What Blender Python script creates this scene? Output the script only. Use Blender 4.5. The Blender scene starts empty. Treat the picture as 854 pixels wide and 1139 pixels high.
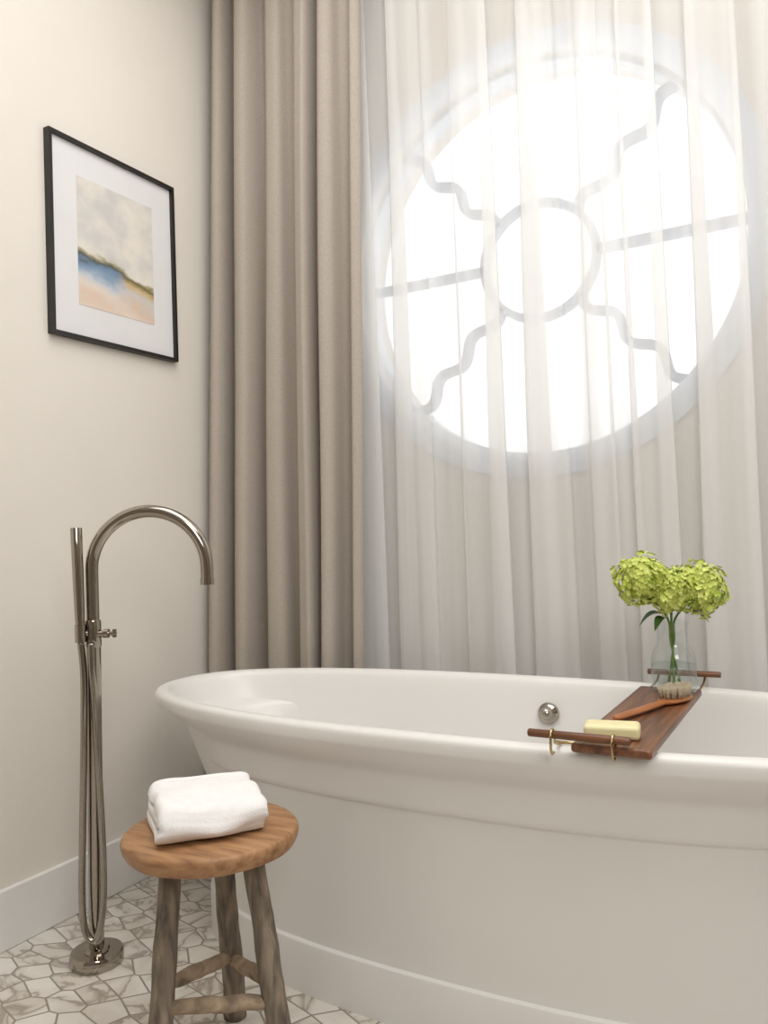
import bpy, bmesh, math, random
from mathutils import Vector, Matrix, noise
random.seed(7)
SC = bpy.context.scene
COL = SC.collection
try:
    SC.view_settings.view_transform = 'Standard'
except Exception: pass

# ------------------------------------------------------------------ materials
def new_mat(name):
    m = bpy.data.materials.new(name); m.use_nodes = True
    nt = m.node_tree; nt.nodes.clear()
    out = nt.nodes.new('ShaderNodeOutputMaterial')
    return m, nt, out
def nd(nt, typ, **kw):
    n = nt.nodes.new(typ)
    for k, v in kw.items():
        if k in n.inputs: n.inputs[k].default_value = v
        else: setattr(n, k, v)
    return n
def ramp(nt, stops):
    r = nt.nodes.new('ShaderNodeValToRGB')
    e = r.color_ramp.elements
    e[0].position, e[0].color = stops[0][0], (*stops[0][1], 1)
    e[1].position, e[1].color = stops[1][0], (*stops[1][1], 1)
    for p, c in stops[2:]:
        x = e.new(p); x.color = (*c, 1)
    return r
def lin(r, g, b):
    f = lambda c: (c/255/12.92) if c/255 <= .04045 else ((c/255+.055)/1.055)**2.4
    return (f(r), f(g), f(b))
def surf(name, c1, c2=None, rough=.5, metal=0, scale=8, stretch=(1,1,1), bump=0, bscale=None, coat=0, detail=4, spec=.5):
    m, nt, out = new_mat(name)
    p = nd(nt, 'ShaderNodeBsdfPrincipled', Roughness=rough, Metallic=metal)
    p.inputs['Specular IOR Level'].default_value = spec
    p.inputs['Coat Weight'].default_value = coat
    p.inputs['Coat Roughness'].default_value = .08
    nt.links.new(p.outputs[0], out.inputs[0])
    tc = nd(nt, 'ShaderNodeTexCoord'); mp = nd(nt, 'ShaderNodeMapping')
    mp.inputs['Scale'].default_value = stretch
    nt.links.new(tc.outputs['Object'], mp.inputs[0])
    nz = nd(nt, 'ShaderNodeTexNoise', Scale=scale, Detail=detail)
    nt.links.new(mp.outputs[0], nz.inputs['Vector'])
    r = ramp(nt, [(.3, c1), (.7, c2 or c1)])
    nt.links.new(nz.outputs['Fac'], r.inputs[0]); nt.links.new(r.outputs[0], p.inputs['Base Color'])
    if bump:
        n2 = nd(nt, 'ShaderNodeTexNoise', Scale=bscale or scale, Detail=3.0)
        nt.links.new(mp.outputs[0], n2.inputs['Vector'])
        b = nd(nt, 'ShaderNodeBump', Strength=bump, Distance=.01)
        nt.links.new(n2.outputs['Fac'], b.inputs['Height']); nt.links.new(b.outputs[0], p.inputs['Normal'])
    return m
M = {}
M['wall'] = surf('wall_paint', lin(230,224,215), lin(233,227,218), .75, scale=3, bump=.02, bscale=120)
M['wallf'] = surf('unseen_wall_dark', lin(150,142,132), lin(156,148,138), .8, scale=3)  # unseen walls, darkened to cut bounce so the tub front shades off
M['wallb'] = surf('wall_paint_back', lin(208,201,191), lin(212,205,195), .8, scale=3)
M['ceil'] = surf('ceiling_paint', lin(240,238,235), None, .8)
M['trim'] = surf('white_trim', lin(236,234,231), lin(239,237,234), .4)
M['casing'] = surf('casing_paint', lin(204,211,220), lin(208,215,224), .6)
M['sash'] = surf('sash_backlit', lin(148,157,172), lin(154,163,178), .5)  # grey-blue puts the backlit shade of the bars into the colour
M['tub'] = surf('tub_enamel', lin(232,230,227), lin(234,232,229), .28, scale=2, coat=0)
M['nickel'] = surf('polished_nickel', lin(168,160,150), lin(174,166,156), .07, 1, scale=20)
M['hose'] = surf('nickel_hose', lin(158,151,142), lin(172,165,156), .14, 1, scale=200)
M['brass'] = surf('brass', lin(190,168,124), lin(200,178,132), .2, 1)
M['towel'] = surf('terry_cotton', lin(244,243,243), lin(249,248,248), .95, scale=60, bump=.25, bscale=380, spec=.1)
M['black'] = surf('black_frame', lin(28,26,26), lin(34,31,30), .35)
M['mat'] = surf('picture_mat', lin(228,227,229), lin(231,230,232), .8)
M['soap'] = surf('soap', lin(234,224,172), lin(240,232,186), .4)
M['bristle'] = surf('bristles', lin(214,194,160), lin(238,224,198), .8, scale=300, bump=1, bscale=400)
M['walnut'] = surf('walnut', lin(76,46,30), lin(140,92,62), .4, scale=10, stretch=(9,.6,9), bump=.1, coat=.15, detail=7)
M['walnut_x'] = surf('walnut_dowel', lin(75,45,28), lin(130,84,54), .35, scale=9, stretch=(.7,9,9))
M['brushwood'] = surf('brush_wood', lin(146,88,48), lin(182,116,68), .35, scale=12, stretch=(3,1,3))
M['leaf'] = surf('leaf', lin(44,78,36), lin(80,118,58), .45, scale=20)
M['stem'] = surf('stem', lin(98,130,58), lin(118,150,72), .5)
M['petal'] = surf('petal', lin(172,192,60), lin(228,234,138), .7, scale=38)

def wood(name, cd, cm, cl, ax, sc=7, rough=.55, dist=1.2, bump=.4):
    m, nt, out = new_mat(name)
    p = nd(nt, 'ShaderNodeBsdfPrincipled', Roughness=rough)
    nt.links.new(p.outputs[0], out.inputs[0])
    tc = nd(nt, 'ShaderNodeTexCoord'); mp = nd(nt, 'ShaderNodeMapping')
    mp.inputs['Scale'].default_value = ax
    nt.links.new(tc.outputs['Object'], mp.inputs[0])
    nz = nd(nt, 'ShaderNodeTexNoise', Scale=sc, Detail=8.0, Distortion=dist)
    nt.links.new(mp.outputs[0], nz.inputs['Vector'])
    r = ramp(nt, [(.3, cd), (.72, cl), (.5, cm)])
    nt.links.new(nz.outputs['Fac'], r.inputs[0]); nt.links.new(r.outputs[0], p.inputs['Base Color'])
    b = nd(nt, 'ShaderNodeBump', Strength=bump, Distance=.004)
    nt.links.new(nz.outputs['Fac'], b.inputs['Height']); nt.links.new(b.outputs[0], p.inputs['Normal'])
    return m
M['seat'] = wood('stool_seat_wood', lin(130,92,60), lin(164,122,84), lin(184,144,104), (1.6,10,10), 6, .5, .25, .15)
M['leg'] = wood('stool_leg_wood', lin(86,76,68), lin(124,112,98), lin(156,142,124), (7,7,1.2), 9, .85, .4, .6)
M['stretch'] = wood('stool_stretcher_wood', lin(112,98,80), lin(160,140,118), lin(188,168,142), (3,3,5), 9, .85, .4, .6)

def fabric(name, c1, c2):
    m, nt, out = new_mat(name)
    p = nd(nt, 'ShaderNodeBsdfPrincipled', Roughness=.9)
    p.inputs['Specular IOR Level'].default_value = .15
    p.inputs['Sheen Weight'].default_value = .12
    tc = nd(nt, 'ShaderNodeTexCoord'); mp = nd(nt, 'ShaderNodeMapping')
    mp.inputs['Scale'].default_value = (1, 1, .35)
    nt.links.new(tc.outputs['Object'], mp.inputs[0])
    n1 = nd(nt, 'ShaderNodeTexNoise', Scale=520.0, Detail=1.0)
    nt.links.new(mp.outputs[0], n1.inputs['Vector'])
    r = ramp(nt, [(.3, c1), (.7, c2)])
    nt.links.new(n1.outputs['Fac'], r.inputs[0]); nt.links.new(r.outputs[0], p.inputs['Base Color'])
    b = nd(nt, 'ShaderNodeBump', Strength=.1, Distance=.001)
    nt.links.new(n1.outputs['Fac'], b.inputs['Height']); nt.links.new(b.outputs[0], p.inputs['Normal'])
    nt.links.new(p.outputs[0], out.inputs[0])
    return m
M['drape'] = fabric('taupe_linen', lin(173,163,152), lin(187,177,166))

# sheer
m, nt, out = new_mat('sheer_voile')
tr = nd(nt, 'ShaderNodeBsdfTransparent'); df = nd(nt, 'ShaderNodeBsdfDiffuse', Color=(.945,.94,.93,1)); tl = nd(nt, 'ShaderNodeBsdfTranslucent', Color=(.94,.94,.94,1))
mx = nd(nt, 'ShaderNodeMixShader'); mx.inputs[0].default_value = .33
nt.links.new(df.outputs[0], mx.inputs[1]); nt.links.new(tl.outputs[0], mx.inputs[2])
tc = nd(nt, 'ShaderNodeTexCoord'); mp = nd(nt, 'ShaderNodeMapping'); mp.inputs['Scale'].default_value = (1, 1, .03)
nt.links.new(tc.outputs['Object'], mp.inputs[0])
nz = nd(nt, 'ShaderNodeTexNoise', Scale=9.0, Detail=2.0)
nt.links.new(mp.outputs[0], nz.inputs['Vector'])
mr = nd(nt, 'ShaderNodeMapRange'); mr.inputs[1].default_value = .35; mr.inputs[2].default_value = .65
mr.inputs[3].default_value = .50; mr.inputs[4].default_value = .84
nt.links.new(nz.outputs['Fac'], mr.inputs[0])
mx2 = nd(nt, 'ShaderNodeMixShader')
nt.links.new(mr.outputs[0], mx2.inputs[0]); nt.links.new(tr.outputs[0], mx2.inputs[1]); nt.links.new(mx.outputs[0], mx2.inputs[2])
nt.links.new(mx2.outputs[0], out.inputs[0]); M['sheer'] = m

m, nt, out = new_mat('pane_glass')
tr = nd(nt, 'ShaderNodeBsdfTransparent'); gl = nd(nt, 'ShaderNodeBsdfGlossy', Roughness=.02)
mx = nd(nt, 'ShaderNodeMixShader'); mx.inputs[0].default_value = .05
nt.links.new(tr.outputs[0], mx.inputs[1]); nt.links.new(gl.outputs[0], mx.inputs[2]); nt.links.new(mx.outputs[0], out.inputs[0]); M['pane'] = m
def thin_glass(name, tint, base, k):
    m, nt, out = new_mat(name)
    tr = nd(nt, 'ShaderNodeBsdfTransparent', Color=(*tint,1)); gl = nd(nt, 'ShaderNodeBsdfGlossy', Roughness=.03)
    lw = nd(nt, 'ShaderNodeLayerWeight', Blend=.5)
    pw = nd(nt, 'ShaderNodeMath', operation='POWER'); pw.inputs[1].default_value = 3.5
    ma = nd(nt, 'ShaderNodeMath', operation='MULTIPLY_ADD'); ma.inputs[1].default_value = k; ma.inputs[2].default_value = base
    nt.links.new(lw.outputs['Facing'], pw.inputs[0]); nt.links.new(pw.outputs[0], ma.inputs[0])
    mx = nd(nt, 'ShaderNodeMixShader'); nt.links.new(ma.outputs[0], mx.inputs[0])
    nt.links.new(tr.outputs[0], mx.inputs[1]); nt.links.new(gl.outputs[0], mx.inputs[2]); nt.links.new(mx.outputs[0], out.inputs[0]); return m
M['glass'] = thin_glass('vase_glass', (.93,.95,.945), .09, .8)
M['water'] = thin_glass('vase_water', (.92,.95,.945), .03, .2)

# mosaic floor
m, nt, out = new_mat('marble_mosaic')
p = nd(nt, 'ShaderNodeBsdfPrincipled', Roughness=.3)
nt.links.new(p.outputs[0], out.inputs[0])
tc = nd(nt, 'ShaderNodeTexCoord'); mp = nd(nt, 'ShaderNodeMapping'); mp.inputs['Rotation'].default_value = (0,0,.5); mp.inputs['Scale'].default_value = (11, 15.5, 1)
nt.links.new(tc.outputs['Object'], mp.inputs[0])
ve = nd(nt, 'ShaderNodeTexVoronoi', feature='DISTANCE_TO_EDGE', voronoi_dimensions='2D', Scale=1.0, Randomness=.5)
vc = nd(nt, 'ShaderNodeTexVoronoi', feature='F1', voronoi_dimensions='2D', Scale=1.0, Randomness=.5)
for v in (ve, vc): nt.links.new(mp.outputs[0], v.inputs['Vector'])
ad = nd(nt, 'ShaderNodeVectorMath', operation='MULTIPLY_ADD'); ad.inputs[1].default_value = (3,3,3)
nt.links.new(vc.outputs['Color'], ad.inputs[0]); nt.links.new(tc.outputs['Object'], ad.inputs[2])
nz = nd(nt, 'ShaderNodeTexNoise', Scale=5.5, Detail=4.0, Distortion=.9)
nt.links.new(ad.outputs[0], nz.inputs['Vector'])
tile = ramp(nt, [(.38, lin(230,226,219)), (.64, lin(227,222,214)), (.465, lin(216,210,201)), (.495, lin(160,150,138)), (.525, lin(212,205,195))])
nt.links.new(nz.outputs['Fac'], tile.inputs[0])
gr = nd(nt, 'ShaderNodeMath', operation='LESS_THAN'); gr.inputs[1].default_value = .030
nt.links.new(ve.outputs['Distance'], gr.inputs[0])
mc = nd(nt, 'ShaderNodeMixRGB'); mc.inputs[2].default_value = (*lin(148,139,127), 1)
nt.links.new(gr.outputs[0], mc.inputs[0]); nt.links.new(tile.outputs[0], mc.inputs[1]); nt.links.new(mc.outputs[0], p.inputs['Base Color'])
b = nd(nt, 'ShaderNodeBump', Strength=.3, Distance=.002, invert=True)
nt.links.new(gr.outputs[0], b.inputs['Height']); nt.links.new(b.outputs[0], p.inputs['Normal'])
M['floor'] = m

# art print
m, nt, out = new_mat('landscape_print')
p = nd(nt, 'ShaderNodeBsdfPrincipled', Roughness=.7); nt.links.new(p.outputs[0], out.inputs[0])
tc = nd(nt, 'ShaderNodeTexCoord'); sp = nd(nt, 'ShaderNodeSeparateXYZ'); nt.links.new(tc.outputs['Generated'], sp.inputs[0])
mpa = nd(nt, 'ShaderNodeMapping'); mpa.inputs['Scale'].default_value = (1, 2.2, 6); nt.links.new(tc.outputs['Generated'], mpa.inputs[0])
n1 = nd(nt, 'ShaderNodeTexNoise', Scale=1.3, Detail=4.0); nt.links.new(mpa.outputs[0], n1.inputs['Vector'])
mpb = nd(nt, 'ShaderNodeMapping'); mpb.inputs['Scale'].default_value = (1, 2, 3.2); nt.links.new(tc.outputs['Generated'], mpb.inputs[0])
n2 = nd(nt, 'ShaderNodeTexNoise', Scale=1.7, Detail=3.0); nt.links.new(mpb.outputs[0], n2.inputs['Vector'])
sky = ramp(nt, [(.32, lin(206,204,202)), (.68, lin(232,226,216)), (.5, lin(222,217,210))]); nt.links.new(n2.outputs['Fac'], sky.inputs[0])
def mth(op, a, bb):
    n = nd(nt, 'ShaderNodeMath', operation=op)
    for i, v in enumerate((a, bb)):
        if isinstance(v, (int, float)): n.inputs[i].default_value = v
        else: nt.links.new(v, n.inputs[i])
    return n.outputs[0]
vv = mth('ADD', mth('ADD', sp.outputs['Z'], mth('MULTIPLY', sp.outputs['Y'], .14)), mth('MULTIPLY', mth('SUBTRACT', n1.outputs['Fac'], .46), .24))
landL = ramp(nt, [(0, lin(226,214,202)), (.10, lin(224,200,182)), (.17, lin(226,214,202)), (.24, lin(200,206,212)), (.30, lin(140,162,186)), (.38, lin(112,138,168)), (.42, lin(88,92,80)), (.455, lin(196,188,160))])
landR = ramp(nt, [(0, lin(222,196,174)), (.10, lin(230,216,202)), (.20, lin(220,196,178)), (.29, lin(208,204,200)), (.36, lin(204,176,124)), (.42, lin(104,100,72)), (.45, lin(182,168,126)), (.47, lin(218,208,190))])
for l in (landL, landR): nt.links.new(vv, l.inputs[0])
fx = nd(nt, 'ShaderNodeMapRange'); fx.inputs[1].default_value=.34; fx.inputs[2].default_value=.66; nt.links.new(mth('ADD', sp.outputs['Y'], mth('MULTIPLY', mth('SUBTRACT', n2.outputs['Fac'], .5), .8)), fx.inputs[0])
ml = nd(nt, 'ShaderNodeMixRGB'); nt.links.new(fx.outputs[0], ml.inputs[0]); nt.links.new(landL.outputs[0], ml.inputs[1]); nt.links.new(landR.outputs[0], ml.inputs[2])
fs = nd(nt, 'ShaderNodeMapRange'); fs.inputs[1].default_value=.445; fs.inputs[2].default_value=.47; nt.links.new(vv, fs.inputs[0])
ms = nd(nt, 'ShaderNodeMixRGB'); nt.links.new(fs.outputs[0], ms.inputs[0]); nt.links.new(ml.outputs[0], ms.inputs[1]); nt.links.new(sky.outputs[0], ms.inputs[2])
nt.links.new(ms.outputs[0], p.inputs['Base Color']); M['print'] = m

# ------------------------------------------------------------------ helpers
def root(name, loc, label, cat, group=None):
    e = bpy.data.objects.new(name, None); e.empty_display_size = .05; e.location = loc
    COL.objects.link(e); e['label'] = label; e['category'] = cat
    if group: e['group'] = group
    return e
def obj(name, bm, mat, parent=None, smooth=True, label=None, cat=None, kind=None, group=None, loc=None, sharp=None):
    org = parent.location if parent else Vector(loc or (0,0,0))
    if parent and loc is not None: org = Vector(loc)
    bmesh.ops.recalc_face_normals(bm, faces=bm.faces)
    if sharp:
        for e in bm.edges:
            if len(e.link_faces) == 2 and e.calc_face_angle(0) > math.radians(sharp): e.smooth = False
    for v in bm.verts: v.co -= org
    me = bpy.data.meshes.new(name); bm.to_mesh(me); bm.free()
    if smooth:
        for f in me.polygons: f.use_smooth = True
    me.materials.append(M[mat])
    o = bpy.data.objects.new(name, me); COL.objects.link(o)
    if parent:
        o.parent = parent
        o.location = org - parent.location
    else: o.location = org
    if label: o['label'] = label
    if cat: o['category'] = cat
    if kind: o['kind'] = kind
    if group: o['group'] = group
    return o
def box(bm, x0, x1, y0, y1, z0, z1, mtx=None):
    vs = [bm.verts.new((x, y, z)) for x in (x0, x1) for y in (y0, y1) for z in (z0, z1)]
    for f in ((0,1,3,2),(4,6,7,5),(0,4,5,1),(2,3,7,6),(0,2,6,4),(1,5,7,3)):
        bm.faces.new([vs[i] for i in f])
    if mtx:
        for v in vs: v.co = mtx @ v.co
    return vs
def bevel(o, w, s=3):
    md = o.modifiers.new('bevel', 'BEVEL'); md.width = w; md.segments = s; md.limit_method = 'ANGLE'; md.angle_limit = .6
    o.modifiers.new('wn', 'WEIGHTED_NORMAL')
def tube(bm, pts, r, segs=20, cap=True, closed=False):
    pts = [Vector(p) for p in pts]; n = len(pts)
    rs = r if isinstance(r, (list, tuple)) else [r]*n
    up = None; rings = []
    for i, p in enumerate(pts):
        a = pts[i-1] if i > 0 else (pts[-1] if closed else p); b_ = pts[i+1] if i < n-1 else (pts[0] if closed else p)
        t = (b_-a).normalized()
        if up is None:
            up = Vector((0,0,1)) if abs(t.z) < .9 else Vector((1,0,0))
        up = (up - t*up.dot(t)).normalized(); sd = t.cross(up)
        rings.append([bm.verts.new(p + (up*math.cos(k*2*math.pi/segs)+sd*math.sin(k*2*math.pi/segs))*rs[i]) for k in range(segs)])
    for i in range(n if closed else n-1):
        A, B = rings[i], rings[(i+1) % n]
        for k in range(segs): bm.faces.new((A[k], A[(k+1)%segs], B[(k+1)%segs], B[k]))
    if cap and not closed:
        bm.faces.new(rings[0][::-1]); bm.faces.new(rings[-1])
def catmull(P, sub=8):
    P = [Vector(p) for p in P]; out = []
    for i in range(len(P)-1):
        p0 = P[max(i-1,0)]; p1 = P[i]; p2 = P[i+1]; p3 = P[min(i+2,len(P)-1)]
        for k in range(sub):
            t = k/sub
            out.append(.5*((2*p1)+(p2-p0)*t+(2*p0-5*p1+4*p2-p3)*t*t+(3*p1-p0-3*p2+p3)*t**3))
    out.append(P[-1]); return out
def lathe(bm, prof, c, segs=40, axis=None):
    rings = []
    q = axis.to_track_quat('Z','Y').to_matrix() if axis is not None else Matrix.Identity(3)
    for r, z in prof:
        rings.append([bm.verts.new(Vector(c)+q@Vector((r*math.cos(k*2*math.pi/segs), r*math.sin(k*2*math.pi/segs), z))) for k in range(segs)])
    for A, B in zip(rings, rings[1:]):
        for k in range(segs): bm.faces.new((A[k], A[(k+1)%segs], B[(k+1)%segs], B[k]))
    return rings

# ------------------------------------------------------------------ room
XL, XR, YB, YF, ZC = -1.868, 1.7, 2.30, -1.5, 3.1
WC = (-.762, 1.819); WR = .60
def slab(name, a, mat):
    bm = bmesh.new(); box(bm, *a); return obj(name, bm, mat, smooth=False, kind='structure')
slab('floor', (XL-.1, XR+.1, YF-.1, YB+.2, -.1, 0), 'floor')
slab('ceiling', (XL-.1, XR+.1, YF-.1, YB+.2, ZC, ZC+.1), 'ceil')
slab('wall_left', (XL-.1, XL, YF-.1, YB+.2, 0, ZC), 'wall')
slab('wall_right', (XR, XR+.1, YF-.1, YB+.2, 0, ZC), 'wallf')
slab('wall_front', (XL, XR, YF-.1, YF, 0, ZC), 'wallf')
bm = bmesh.new(); N = 128; YO = YB+.18
def rect_pt(a):
    dx, dz = math.cos(a), math.sin(a); ts = []
    if dx > 1e-9: ts.append((XR-WC[0])/dx)
    if dx < -1e-9: ts.append((XL-WC[0])/dx)
    if dz > 1e-9: ts.append((ZC-WC[1])/dz)
    if dz < -1e-9: ts.append((0-WC[1])/dz)
    t = min(ts); return WC[0]+dx*t, WC[1]+dz*t
angs = [2*math.pi*k/N for k in range(N)]
for cx, cz in ((XL,0),(XR,0),(XL,ZC),(XR,ZC)): angs.append(math.atan2(cz-WC[1], cx-WC[0]) % (2*math.pi))
angs.sort(); NA = len(angs)
L = []
for y in (YB, YO):
    inn = [bm.verts.new((WC[0]+WR*math.cos(a), y, WC[1]+WR*math.sin(a))) for a in angs]
    ot = []
    for a in angs:
        x, z = rect_pt(a); ot.append(bm.verts.new((x, y, z)))
    L.append((inn, ot))
for k in range(NA):
    k2 = (k+1) % NA
    for inn, ot in L: bm.faces.new((inn[k], inn[k2], ot[k2], ot[k]))
    bm.faces.new((L[0][0][k], L[0][0][k2], L[1][0][k2], L[1][0][k]))
    bm.faces.new((L[0][1][k], L[0][1][k2], L[1][1][k2], L[1][1][k]))
obj('wall_back', bm, 'wallb', smooth=False, kind='structure')
for nm, a in (('baseboard_left', (XL, XL+.016, YF, YB, 0, .15)), ('baseboard_back', (XL+.016, XR, YB-.016, YB, 0, .15))):
    o = slab(nm, a, 'trim'); bevel(o, .004)
slab('trim_1', (XL+.01, XR-.01, 2.12, 2.285, ZC-.02, ZC), 'trim')

# window
win = bpy.data.objects.new('window_1', None); win.location = (WC[0], YB+.07, WC[1]); COL.objects.link(win); win['kind'] = 'structure'
def annulus(bm, r0, r1, y0, y1, c=WC, N=128):
    prof = [(r0, y0), (r1, y0), (r1, y1), (r0, y1)]
    rings = [[bm.verts.new((c[0]+r*math.cos(2*math.pi*k/N), y, c[1]+r*math.sin(2*math.pi*k/N))) for k in range(N)] for r, y in prof]
    for i in range(4):
        A, B = rings[i], rings[(i+1) % 4]
        for k in range(N): bm.faces.new((A[k], A[(k+1)%N], B[(k+1)%N], B[k]))
bm = bmesh.new(); annulus(bm, .594, .664, YB-.008, YB)
obj('window_casing', bm, 'casing', win, smooth=False)
bm = bmesh.new(); annulus(bm, .586, .60, YB+.04, YB+.10); obj('window_frame', bm, 'casing', win, smooth=False)
bm = bmesh.new(); annulus(bm, .164, .187, YB+.055, YB+.085)
def strip(bm, pts, w, y0, y1):
    n = len(pts); sect = []
    for i, p in enumerate(pts):
        a = pts[max(i-1,0)]; b_ = pts[min(i+1,n-1)]
        t = Vector((b_[0]-a[0], b_[1]-a[1])).normalized(); nn = Vector((-t.y, t.x))*w/2
        sect.append([bm.verts.new((p[0]+s*nn.x, y, p[1]+s*nn.y)) for s, y in ((-1,y0),(1,y0),(1,y1),(-1,y1))])
    for A, B in zip(sect, sect[1:]):
        for k in range(4): bm.faces.new((A[k], A[(k+1)%4], B[(k+1)%4], B[k]))
    bm.faces.new(sect[0]); bm.faces.new(sect[-1][::-1])
for deg, wav in ((0,0),(180,0),(45,1),(135,-1),(225,1),(315,-1)):
    a = math.radians(deg); d = (math.cos(a), math.sin(a)); pts = []
    for i in range(61):
        r = .178+.410*i/60; o_ = wav*.018*math.sin(i/60*2*math.pi*2.5)
        pts.append((WC[0]+d[0]*r-d[1]*o_, WC[1]+d[1]*r+d[0]*o_))
    strip(bm, pts, .026, YB+.055, YB+.085)
obj('tracery', bm, 'sash', win, smooth=False)
bm = bmesh.new(); vs = [bm.verts.new((WC[0]+.592*math.cos(a), YB+.07, WC[1]+.592*math.sin(a))) for a in [2*math.pi*k/96 for k in range(96)]]
bm.faces.new(vs); obj('window_pane', bm, 'pane', win, smooth=False)

# ------------------------------------------------------------------ curtains
def curtain(x0, x1, ztop, zbot, folds, yc, amp, over, seed, jit=.35, nx=90, nz=36, second=.25, flat=0, lead=0, trail=0):
    bm = bmesh.new(); rnd = random.Random(seed)
    w = [1+jit*(rnd.random()*2-1) for _ in range(folds)]; tot = sum(w); bnd = [0]
    for q in w: bnd.append(bnd[-1]+q/tot)
    am = [1+.5*(rnd.random()*2-1) for _ in range(folds+1)]
    ov = [rnd.uniform(.2,1.6) for _ in range(folds)]
    sh = [rnd.uniform(-1,1) for _ in range(folds)]
    rows = []
    n = folds*nx//6
    for j in range(nz+1):
        v = j/nz; z = ztop+(zbot-ztop)*v; row = []
        A = amp(v); a0, a1 = x0(v), x1(v)
        for i in range(n+1):
            f = i/n*folds; k = min(int(f), folds-1); u = f-k
            s = bnd[k]+(bnd[k+1]-bnd[k])*u
            a_ = am[k]*(1-u)+am[k+1]*u
            ph = 2*math.pi*u
            wob = noise.noise(Vector((s*9+seed, v*1.8, seed)))
            wid = (a1-a0)*(bnd[k+1]-bnd[k]); win_ = math.sin(math.pi*u)**.5 if 0 < u < 1 else 0
            cs = math.cos(ph)
            if flat: cs = math.tanh(flat*cs)/math.tanh(flat)
            x = a0+(a1-a0)*s + over*ov[k]*wid*math.sin(2*ph)*(.6+.5*v) + wob*.022*v*min(1, 8*s, 8*(1-s))
            y = yc(v) - a_*A*cs + a_*A*second*sh[k]*win_*math.sin(2*ph) + wob*.006 - lead*v*math.exp(-s*9) + trail*math.exp(-(1-s)*22)
            row.append(bm.verts.new((x, y, z)))
        rows.append(row)
    for a, b_ in zip(rows, rows[1:]):
        for i in range(n): bm.faces.new((a[i], a[i+1], b_[i+1], b_[i]))
    return bm
bm = curtain(lambda v: -1.795-.052*v, lambda v: -1.244-.074*v, 3.075, .012, 5, lambda v: 2.166-.016*v, lambda v: .028+.026*v, .09, 33, .5, nx=120, second=.6, flat=1.2, lead=.045, trail=.055)
o = obj('drape_curtain', bm, 'drape', loc=(-1.56, 2.16, 0), label='heavy taupe linen drape hanging in deep vertical folds beside the sheer', cat='curtain')
md = o.modifiers.new('s', 'SOLIDIFY'); md.thickness = .003
bm = curtain(lambda v: -1.43, lambda v: .75, 3.075, .012, 13, lambda v: 2.257, lambda v: .0145+.005*v, .17, 14, .6, nx=150, second=.8)
o = obj('sheer_curtain', bm, 'sheer', loc=(-.3, 2.257, 0), label='sheer white voile curtain hanging over the round window', cat='curtain')

# ------------------------------------------------------------------ bathtub
TC = Vector((-.72, 1.752, 0)); TA, TB = .965, .352
tub = root('bathtub', TC, 'freestanding white oval bathtub with rolled rim and moulded plinth', 'bathtub')
def sup(a, b, z, n=2.4, N=320):
    r = []
    for k in range(N):
        t = 2*math.pi*k/N; t = math.atan2(b*math.sin(t), a*math.cos(t)); c, s = math.cos(t), math.sin(t)
        q = (abs(c/a)**n+abs(s/b)**n)**(-1/n)
        r.append((TC.x+q*c, TC.y+q*s, z))
    return r
def levels(bm, lv, close_last=True, close_first=False):
    rings = [[bm.verts.new(p) for p in sup(TA-ix, TB-iy, z)] for ix, iy, z in lv]
    N = len(rings[0])
    for A, B in zip(rings, rings[1:]):
        for k in range(N): bm.faces.new((A[k], A[(k+1)%N], B[(k+1)%N], B[k]))
    if close_last: bm.faces.new(rings[-1])
    if close_first: bm.faces.new(rings[0][::-1])
bm = bmesh.new()
outer_ = [(.182,.063,.112),(.178,.062,.28),(.173,.061,.436),(.171,.060,.440),(.164,.055,.4435),(.160,.052,.448),(.156,.0505,.457),(.148,.049,.478),(.140,.047,.496),(.133,.044,.510),(.127,.041,.518),
 (.119,.0365,.524),(.108,.031,.530),(.092,.025,.537),(.072,.0185,.545),(.050,.0125,.554),(.029,.008,.563),(.013,.004,.571)]
inner_ = catmull([(.013,.004,.571),(.004,.0015,.577),(.001,.0005,.583),(.0,.0,.592),(.002,.001,.601),(.007,.005,.607),(.015,.012,.6105),(.028,.025,.611),(.039,.036,.607),(.048,.044,.597),(.058,.051,.577),(.073,.059,.545),
 (.104,.074,.48),(.150,.094,.38),(.195,.116,.29),(.235,.148,.235),(.285,.19,.205),(.37,.24,.188),(.6,.3,.178)], 4)
levels(bm, outer_+[tuple(p) for p in inner_[1:]])
obj('basin', bm, 'tub', tub, sharp=38)
bm = bmesh.new()
levels(bm, [(.168,.052,0),(.168,.052,.104),(.170,.054,.110),(.176,.059,.1125),(.190,.070,.1135),(.2,.1,.114)], True, True)
obj('plinth', bm, 'tub', tub, sharp=32)
bm = bmesh.new(); ax = Vector((.0,-1,.18)).normalized()
lathe(bm, [(.0001,-.012),(.027,-.012),(.028,-.004),(.026,.002),(.020,.005),(.014,.010),(.0135,.022),(.011,.026),(.0001,.028)], (-.678, 2.028, .527), 32, ax)
obj('overflow_cover', bm, 'nickel', tub, label='round polished nickel overflow cover')

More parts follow.
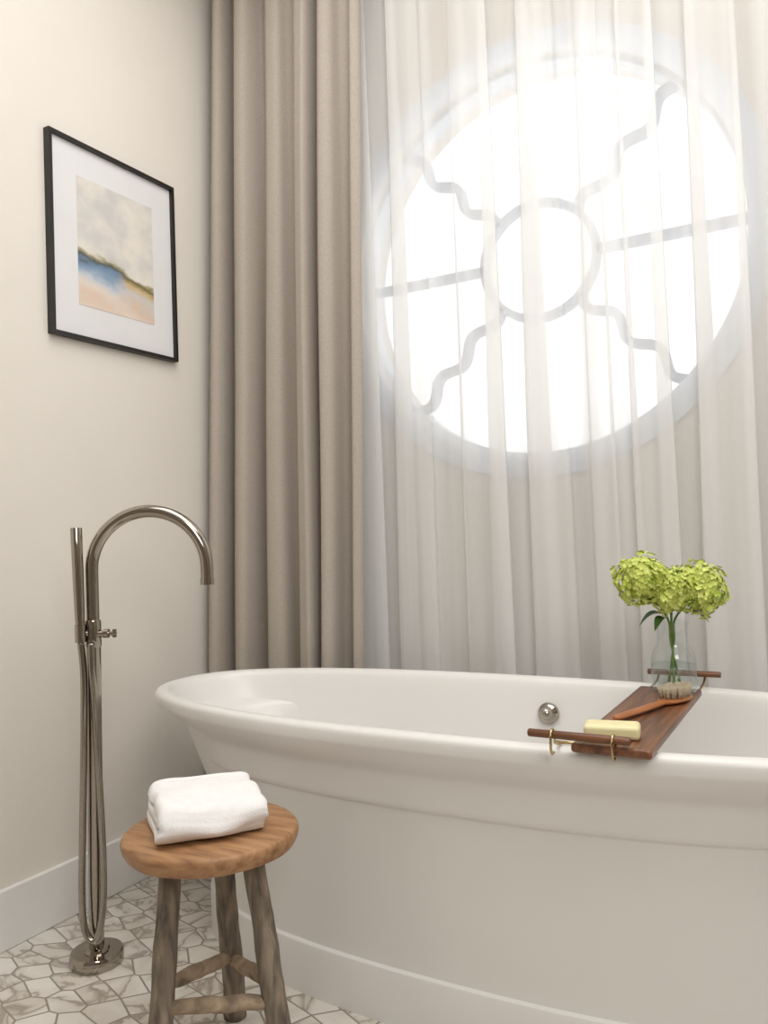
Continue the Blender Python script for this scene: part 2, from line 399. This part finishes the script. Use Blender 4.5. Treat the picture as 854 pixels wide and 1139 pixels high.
# ------------------------------------------------------------------ faucet
FX, FY = -1.602, 1.363
fau = root('bath_faucet', (FX, FY, 0), 'freestanding polished nickel tub filler with arched spout and hand shower', 'faucet')
a = math.radians(30); D = Vector((math.cos(a), math.sin(a), 0))
camR = Vector((.87,.49,0)); camF = Vector((-.49,.87,0))
F0 = Vector((FX, FY, 0)); FS = F0+camR*.010
bm = bmesh.new(); lathe(bm, [(.0001,0),(.060,0),(.062,.003),(.062,.026),(.059,.030),(.030,.031),(.028,.038),(.020,.040),(.0001,.040)], F0, 48)
obj('base_flange', bm, 'nickel', fau, sharp=40)
bm = bmesh.new(); tube(bm, [F0+Vector((0,0,.035)), FS+Vector((0,0,.76))], .0175, 32); obj('column', bm, 'nickel', fau, sharp=40)
bm = bmesh.new()
lathe(bm, [(.0001,.755),(.0185,.755),(.0192,.758),(.0192,.816),(.0180,.820),(.0001,.822)], FS, 32)
p0 = FS+Vector((0,0,.786))
tube(bm, [p0-camR*.030-camF*.012, p0+camR*.034], .0085, 20)
tube(bm, [p0+camR*.026, p0+camR*.038], .0110, 24)
obj('valve_body', bm, 'nickel', fau, sharp=40)
bm = bmesh.new()
tube(bm, [p0+camR*.038, p0+camR*.056], .0055, 16)
tube(bm, [p0+camR*.052+Vector((0,0,.010)), p0+camR*.052+Vector((0,0,-.010))], .0050, 14)
obj('handle', bm, 'nickel', fau, sharp=40)
R = .140; zc = .940; pts = [FS+Vector((0,0,z)) for z in (.82,.86,.90)]
for i in range(33):
    t = math.pi*i/32; pts.append(FS+D*(R-R*math.cos(t))+Vector((0,0,zc+R*math.sin(t))))
pts += [FS+D*2*R+Vector((0,0,z)) for z in (.925,.90)]
bm = bmesh.new(); tube(bm, pts, .0155, 28); e = FS+D*2*R
tube(bm, [e+Vector((0,0,.912)), e+Vector((0,0,.896))], .0168, 28)
obj('spout', bm, 'nickel', fau, sharp=50)
h0 = FS-camR*.022-camF*.024+Vector((0,0,.80)); h1 = FS-camR*.027-camF*.022+Vector((0,0,1.045))
bm = bmesh.new(); tube(bm, [h0, h0.lerp(h1,.1), h0.lerp(h1,.5), h1-Vector((0,0,.003)), h1], [.0095,.0115,.0130,.0138,.0130], 24)
obj('hand_shower', bm, 'nickel', fau, sharp=50)
bm = bmesh.new(); tube(bm, [h0+Vector((0,0,.012)), h0-Vector((0,0,.030))], .0130, 24); tube(bm, [h0-Vector((0,0,.012)), FS+Vector((0,0,.788))], .008, 14)
obj('hand_shower_holder', bm, 'nickel', fau, sharp=50)
hp = [h0-Vector((0,0,.03))]
for z, r, f in ((.68,-.006,-.025),(.50,-.010,-.027),(.32,-.017,-.027),(.18,-.022,-.027),(.10,-.016,-.034),(.068,.004,-.038),(.09,.020,-.034),(.17,.029,-.027),(.30,.028,-.023),(.48,.022,-.022),(.62,.018,-.023),(.71,.014,-.026),(.765,.012,-.022)):
    hp.append(F0+camR*r+camF*f+Vector((0,0,z)))
bm = bmesh.new(); tube(bm, catmull(hp, 10), .0082, 14); obj('hose', bm, 'hose', fau)

# ------------------------------------------------------------------ stool
S0 = Vector((-1.082, 1.20, 0)); SZ = .45
st = root('stool', S0, 'rustic round wooden stool with three splayed legs', 'stool')
bm = bmesh.new(); N = 72; prof = [(.001,SZ-.036),(.152,SZ-.036),(.159,SZ-.033),(.164,SZ-.024),(.1665,SZ-.012),(.165,SZ-.005),(.163,SZ-.002),(.159,SZ),(.08,SZ-.0005),(.001,SZ-.0005)]
rg = []
for r, z in prof:
    row = []
    for k in range(N):
        t = 2*math.pi*k/N; q = 1+.035*noise.noise(Vector((math.cos(t)*1.9, math.sin(t)*1.9, 5)))
        row.append(bm.verts.new(S0+Vector((r*q*math.cos(t), r*q*math.sin(t), z))))
    rg.append(row)
for A, B in zip(rg, rg[1:]):
    for k in range(N): bm.faces.new((A[k], A[(k+1)%N], B[(k+1)%N], B[k]))
obj('seat', bm, 'seat', st, label='golden-brown round wooden seat', sharp=35)
legs = []
for n_, (tr_, tf_, br_, bf_) in enumerate(((.0,.085,.005,.155),(-.066,-.045,-.086,-.122),(.082,-.035,.146,-.078))):
    top = S0+camR*tr_+camF*tf_+Vector((0,0,SZ-.030)); bot = S0+camR*br_+camF*bf_
    legs.append((top, bot)); bm = bmesh.new(); P = [bot.lerp(top, i/24) for i in range(25)]
    P2 = [p+Vector((noise.noise(p*7)*.004, noise.noise(p*7+Vector((7,0,0)))*.004, 0)) for p in P]
    P2[0].z = 0
    tube(bm, P2, [.0238-.004*(i/24)+.0018*noise.noise(Vector((i*.4,n_*9.3,0))) for i in range(25)], 18)
    for v in bm.verts:
        v.co += Vector((noise.noise(v.co*38), noise.noise(v.co*38+Vector((3,3,3))), 0))*.001
        if v.co.z < .006: v.co.z = 0
    obj('leg', bm, 'leg', st, loc=bot)
for i, j, za, zb in ((1,0,.195,.135),(0,2,.130,.180),(1,2,.160,.150)):
    pa = legs[i][1].lerp(legs[i][0], za/(SZ-.035)); pb = legs[j][1].lerp(legs[j][0], zb/(SZ-.035))
    bm = bmesh.new(); P = [pa.lerp(pb, k/16)+Vector((0,0,.003*noise.noise(Vector((k*.4,i,j))))) for k in range(17)]
    tube(bm, P, [.0115+.0025*math.sin(math.pi*k/16)+.0012*noise.noise(Vector((k*.6,i*3,j))) for k in range(17)], 12)
    obj('stretcher', bm, 'stretch', st, loc=pa)

# ------------------------------------------------------------------ towel
T0 = Vector((-1.108, 1.214, SZ)); e1 = Vector((.64,.77,0)).normalized(); e2 = Vector((-.77,.64,0)).normalized()
th = .0215; path = []
def arc(cs, ch, r, a0, a1, n=8):
    return [(cs+r*math.cos(math.radians(a0+(a1-a0)*i/n)), ch+r*math.sin(math.radians(a0+(a1-a0)*i/n))) for i in range(n+1)]
h1_, h2_, h3_ = th*.55, th*1.65, th*2.75
path += [(.080,h1_),(.05,h1_),(.0,h1_),(-.05,h1_),(-.080,h1_)]
path += arc(-.083, (h1_+h3_)/2, (h3_-h1_)/2, 270, 90)[1:]
path += [(-.05,h3_+.002),(0,h3_+.004),(.05,h3_),(.078,h3_-.004)]
path += arc(.080, (h3_+h2_)/2, (h3_-h2_)/2, 90, -90, 6)[1:]
path += [(.05,h2_),(0,h2_),(-.05,h2_),(-.080,h2_)]
bm = bmesh.new(); NE = 34
def offs(path, o_):
    res = []
    for i, p in enumerate(path):
        a_ = path[max(i-1,0)]; b_ = path[min(i+1,len(path)-1)]
        t = Vector((b_[0]-a_[0], b_[1]-a_[1])).normalized(); res.append((p[0]-t.y*o_, p[1]+t.x*o_))
    return res
dp = []
for a_, b_ in zip(path, path[1:]):
    for k in range(3): dp.append((a_[0]+(b_[0]-a_[0])*k/3, a_[1]+(b_[1]-a_[1])*k/3))
dp.append(path[-1]); path = dp
loop = offs(path, th*.45)+offs(path, -th*.45)[::-1]
rows = []
for i in range(NE+1):
    u = i/NE; w = (u-.5)*.203; row = []
    edge = min(u, 1-u); rd = min(1, edge/.14); rd = math.sqrt(1-(1-rd)**2)
    for s, h in loop:
        s2 = s*(.91+.09*rd)
        hm = h*(.84+.16*rd)
        lay = int(h/(th*1.1))
        p = T0+e1*w+e2*s2*(1+.04*math.sin(u*3+h*40))+Vector((0,0,hm))
        q = noise.noise(Vector((w*11, s*11, h*10)))*.010+noise.noise(Vector((w*24, s*24, h*20+3)))*.0015
        p.z += q*min(1, h/.012)
        p += e2*noise.noise(Vector((w*14, h*30, 2)))*.007 + e1*(noise.noise(Vector((s*12, h*45, 8)))*.009+(lay-1)*.003)*(1 if edge < .25 else .3)
        p.z = max(p.z, SZ+.0005); row.append(bm.verts.new(p))
    rows.append(row)
n = len(loop)
for A, B in zip(rows, rows[1:]):
    for k in range(n): bm.faces.new((A[k], A[(k+1)%n], B[(k+1)%n], B[k]))
m_ = len(path)
for R_ in (rows[0], rows[-1]):
    for k in range(m_-1): bm.faces.new((R_[k], R_[k+1], R_[n-2-k], R_[n-1-k]))
o = obj('folded_towel', bm, 'towel', loc=T0, label='folded white terry towel resting on the wooden stool', cat='towel')
md = o.modifiers.new('ss', 'SUBSURF'); md.levels = 2; md.render_levels = 2

# ------------------------------------------------------------------ picture
PY0, PY1, PZ0, PZ1 = 1.475, 1.956, 1.587, 2.160
pc = root('framed_picture', (XL, (PY0+PY1)/2, PZ0), 'black-framed abstract landscape print with wide white mat on the wall', 'picture')
bm = bmesh.new(); w = .0105; x0, x1 = XL, XL+.022
for a_ in ((x0,x1,PY0,PY1,PZ0,PZ0+w),(x0,x1,PY0,PY1,PZ1-w,PZ1),(x0,x1,PY0,PY0+w,PZ0+w,PZ1-w),(x0,x1,PY1-w,PY1,PZ0+w,PZ1-w)): box(bm, *a_)
obj('frame', bm, 'black', pc, smooth=False)
bm = bmesh.new(); box(bm, XL+.004, XL+.010, PY0+w, PY1-w, PZ0+w, PZ1-w); obj('mat', bm, 'mat', pc, smooth=False)
bm = bmesh.new(); box(bm, XL+.0095, XL+.0112, 1.574, 1.864, 1.690, 2.063); obj('print', bm, 'print', pc, smooth=False)

# ------------------------------------------------------------------ bath caddy
BX0, BX1, BY0, BY1, BZ0, BZ1 = -.425, -.288, 1.384, 1.945, .6124, .629
cd = root('bath_caddy', (-.345, 1.65, BZ0), 'walnut bath tray with brass brackets spanning the tub rim', 'bath tray')
bm = bmesh.new(); box(bm, BX0, BX1, BY0, BY1, BZ0, BZ1)
o = obj('board', bm, 'walnut', cd, smooth=False); bevel(o, .006, 4)
for (xa, xb, y, z) in ((-.500,-.322,1.384,.641),(-.43,-.262,2.065,.642)):
    bm = bmesh.new(); tube(bm, [(xa,y,z),(xa+.002,y,z),(xb-.002,y,z),(xb,y,z)], [.0060,.0072,.0072,.0060], 20)
    obj('dowel_handle', bm, 'walnut_x', cd, loc=((xa+xb)/2, y, z), sharp=40)
for x in (-.456, -.350):
    bm = bmesh.new(); P = catmull([(x,1.44,.6135),(x,1.410,.618),(x,1.397,.628),(x,1.394,.641),(x,1.384,.6500),(x,1.374,.643),(x,1.372,.630),(x,1.374,.614),(x,1.380,.608),(x,1.388,.609)], 6)
    tube(bm, P, .0023, 10); obj('bracket', bm, 'brass', cd, loc=(x,1.36,.62))
for x in (-.405, -.298):
    bm = bmesh.new(); tube(bm, catmull([(x,1.92,.620),(x,1.99,.621),(x,2.04,.624),(x,2.062,.631),(x,2.066,.640)], 4), .0030, 10)
    obj('rail_rod', bm, 'brass', cd, loc=(x,2.0,.623))
bm = bmesh.new(); tube(bm, [(-.47,1.435,.6145),(-.415,1.435,.6165)], .0030, 10); obj('bracket', bm, 'brass', cd, loc=(-.44,1.435,.615))

# soap
SC_ = Vector((-.368,1.450,BZ1+.0005))
bm = bmesh.new(); mt = Matrix.Translation(SC_) @ Matrix.Rotation(math.radians(10),4,'Z')
box(bm, -.048,.048,-.026,.026,0,.025, mt)
o = obj('soap_bar', bm, 'soap', smooth=False, loc=SC_, label='pale yellow rectangular soap bar on the wooden bath tray', cat='soap'); bevel(o, .008, 5)

# brush
hb = Vector((-.318,1.785,BZ1)); he = Vector((-.390,1.560,BZ1))
br = root('bath_brush', hb, 'wooden bath brush with long handle and pale bristles on the tray', 'brush')
dr = (he-hb).normalized(); sd = Vector((-dr.y, dr.x, 0)); up = Vector((0,0,1))
bm = bmesh.new(); rings = []
NS = 40; L_ = (he-hb).length
for i in range(NS+1):
    u = i/NS; s = -.052+u*(L_+.052)
    if s < .052: wv = .0275*math.sqrt(max(0.0004, 1-(s/.056)**2))
    else: wv = .0
    neck = .0085+.004*math.sin(min(1,max(0,(s-.05)/(L_-.05)))*math.pi*.9)
    wv = max(wv, neck if s > .03 else 0.003)
    if u > .97: wv *= (1-u)/.03*.7+.3
    hh = .0065 if s < .05 else .0055
    if s < -.045: hh = .004
    c = hb+dr*s+up*.0075
    rings.append([bm.verts.new(c+sd*wv*math.cos(k*math.pi/8)+up*hh*math.sin(k*math.pi/8)) for k in range(16)])
for A, B in zip(rings, rings[1:]):
    for k in range(16): bm.faces.new((A[k], A[(k+1)%16], B[(k+1)%16], B[k]))
bm.faces.new(rings[0][::-1]); bm.faces.new(rings[-1])
obj('brush_handle', bm, 'brushwood', br)
bm = bmesh.new()
for i in range(-6, 7):
    for j in range(-3, 4):
        s, t = i*.0072, j*.0066
        if (s/.048)**2+(t/.023)**2 > 1: continue
        b0 = hb+dr*s+sd*t+up*.012; ln = .022+.002*random.random()
        tube(bm, [b0, b0+up*ln*.5+dr*s*.04+sd*t*.06, b0+up*ln+dr*s*.12+sd*t*.15], [.0022,.0030,.0036], 7)
obj('bristles', bm, 'bristle', br)

# vase
V0 = Vector((-.338, 1.893, BZ1+.0003))
bm = bmesh.new()
outer = [(.0001,0),(.042,0),(.0470,.004),(.0485,.012),(.0485,.066),(.047,.080),(.042,.092),(.036,.101),(.0330,.110),(.0320,.125),(.0330,.144),(.0365,.160)]
lathe(bm, outer, V0, 48)
vz = obj('vase', bm, 'glass', loc=V0, label='small clear glass bottle vase with flared neck, part filled with water', cat='vase')
bm = bmesh.new(); lathe(bm, [(.0001,.003),(.042,.003),(.0465,.012),(.0465,.062),(.0001,.062)], V0, 40)
obj('water', bm, 'water', vz, label='clear water')
def hydrangea(hc, r, seed, stem_x, K):
    rnd = random.Random(seed)
    base = V0+Vector((stem_x[0], stem_x[1], .012))
    rt = root('hydrangea', base, 'lime green hydrangea bloom standing in the glass vase', 'flower', 'hydrangeas in the glass vase')
    bm = bmesh.new(); neckp = V0+Vector((stem_x[0]*-.25, stem_x[1]*-.25, .11)); neckp2 = V0+Vector(((hc-V0).x*.12, (hc-V0).y*.12, .160))
    P = catmull([base, neckp, neckp2, hc.lerp(neckp2,.35), hc], 8); tube(bm, P, .0026, 8); obj('stem', bm, 'stem', rt)
    bm = bmesh.new()
    for i in range(K):
        z = 1-2*(i+.5)/K; t = i*2.39996; q = math.sqrt(1-z*z)
        d = Vector((q*math.cos(t), q*math.sin(t), z))
        lump = 1+.30*noise.noise(d*2.0+Vector((seed,0,0)))+.14*noise.noise(d*5+Vector((0,seed,0)))
        c = hc+Vector((d.x*r, d.y*r, d.z*r*.88))*lump*(.88+.17*rnd.random())
        nn = (d+Vector((rnd.uniform(-.55,.55),rnd.uniform(-.55,.55),rnd.uniform(-.55,.55)))).normalized()
        a_ = nn.orthogonal().normalized(); b_ = nn.cross(a_); ro = rnd.random()*6; sz = .0058*(.8+.45*rnd.random())
        for k in range(4):
            th_ = ro+k*math.pi/2; dv = a_*math.cos(th_)+b_*math.sin(th_); pv = nn.cross(dv)
            v = [bm.verts.new(x) for x in (c, c+dv*sz*.55+pv*sz*.55+nn*.0010, c+dv*sz*1.0+pv*sz*.45+nn*.0020, c+dv*sz*1.22+nn*.0022, c+dv*sz*1.0-pv*sz*.45+nn*.0020, c+dv*sz*.55-pv*sz*.55+nn*.0010)]
            bm.faces.new(v)
    bmesh.ops.create_icosphere(bm, subdivisions=3, radius=r*.76, matrix=Matrix.Translation(hc))
    obj('flower_head', bm, 'petal', rt, smooth=False)
    return rt
def leaf(rt, p, d, ln, wd, droop):
    bm = bmesh.new(); d = d.normalized(); s_ = d.cross(Vector((0,0,1))).normalized(); rows = []
    for i in range(11):
        u = i/10; w_ = wd*math.sin(math.pi*min(1,u*.93+.07))**.8*(1-u*.35); c = p+d*ln*u+Vector((0,0,.25*ln*u-droop*ln*u*u))
        if i == 10: w_ = .0003
        rows.append([bm.verts.new(c+s_*w_*t+Vector((0,0,abs(t)*w_*.45))) for t in (-1,-.5,0,.5,1)])
    for A, B in zip(rows, rows[1:]):
        for k in range(4): bm.faces.new((A[k],A[k+1],B[k+1],B[k]))
    obj('leaf', bm, 'leaf', rt, loc=p)
h1 = hydrangea(Vector((-.388,1.852,.881)), .059, 1, (.012,.008), 450)
h2 = hydrangea(Vector((-.282,1.914,.857)), .060, 2, (-.012,-.006), 450)
h3 = hydrangea(Vector((-.334,1.872,.856)), .051, 3, (.002,-.014), 350)
jn = V0+Vector((0,0,.160))
leaf(h1, jn+Vector((-.02,-.01,.014)), Vector((-.9,-.5,.0)), .050, .018, .8)
leaf(h2, jn+Vector((.025,.012,.016)), Vector((.9,.5,.0)), .056, .016, .7)
leaf(h3, jn+Vector((-.01,-.018,.006)), Vector((-.4,-.9,.0)), .040, .015, .9)

# ------------------------------------------------------------------ lights / world
wd = bpy.data.worlds.new('World'); SC.world = wd; wd.use_nodes = True
bg = wd.node_tree.nodes['Background']; bg.inputs[0].default_value = (.985,.995,1,1); bg.inputs[1].default_value = 1.5
def area(name, loc, target, sx, sy, en, col):
    l = bpy.data.lights.new(name, 'AREA'); l.shape = 'RECTANGLE'; l.size = sx; l.size_y = sy; l.energy = en; l.color = col
    o = bpy.data.objects.new(name, l); o.location = loc
    o.rotation_euler = (Vector(target)-Vector(loc)).to_track_quat('-Z','Y').to_euler(); COL.objects.link(o); return o
pl = area('window_portal', (WC[0], YB+.2, WC[1]), (WC[0], 0, WC[1]), 1.25, 1.25, 1, (1,1,1)); pl.data.cycles.is_portal = True
area('ceiling_fill', (-.1,1.05,ZC-.03), (-.1,1.05,0), 2.6, 1.6, 46, (1,.985,.96))  # added fill lamp out of view, lifts the whole room
area('side_fill', (1.2,-.8,2.4), (-1.3,2.0,1.9), 1.2, 1.2, 29, (1,.99,.97))  # added fill aimed at the upper drape; no window stands here

# ------------------------------------------------------------------ camera
cam = bpy.data.cameras.new('Camera'); co = bpy.data.objects.new('Camera', cam); COL.objects.link(co)
r = Vector((.8705,.4912,-.0352)).normalized(); f = Vector((-.4901,.8710,.0292)); f = (f-r*f.dot(r)).normalized(); u = r.cross(f)
co.matrix_world = Matrix(((r.x,u.x,-f.x,0),(r.y,u.y,-f.y,0),(r.z,u.z,-f.z,1.0),(0,0,0,1)))
cam.sensor_fit = 'HORIZONTAL'; cam.sensor_width = 36; cam.lens = 36*899/854; cam.clip_start = .02
SC.camera = co
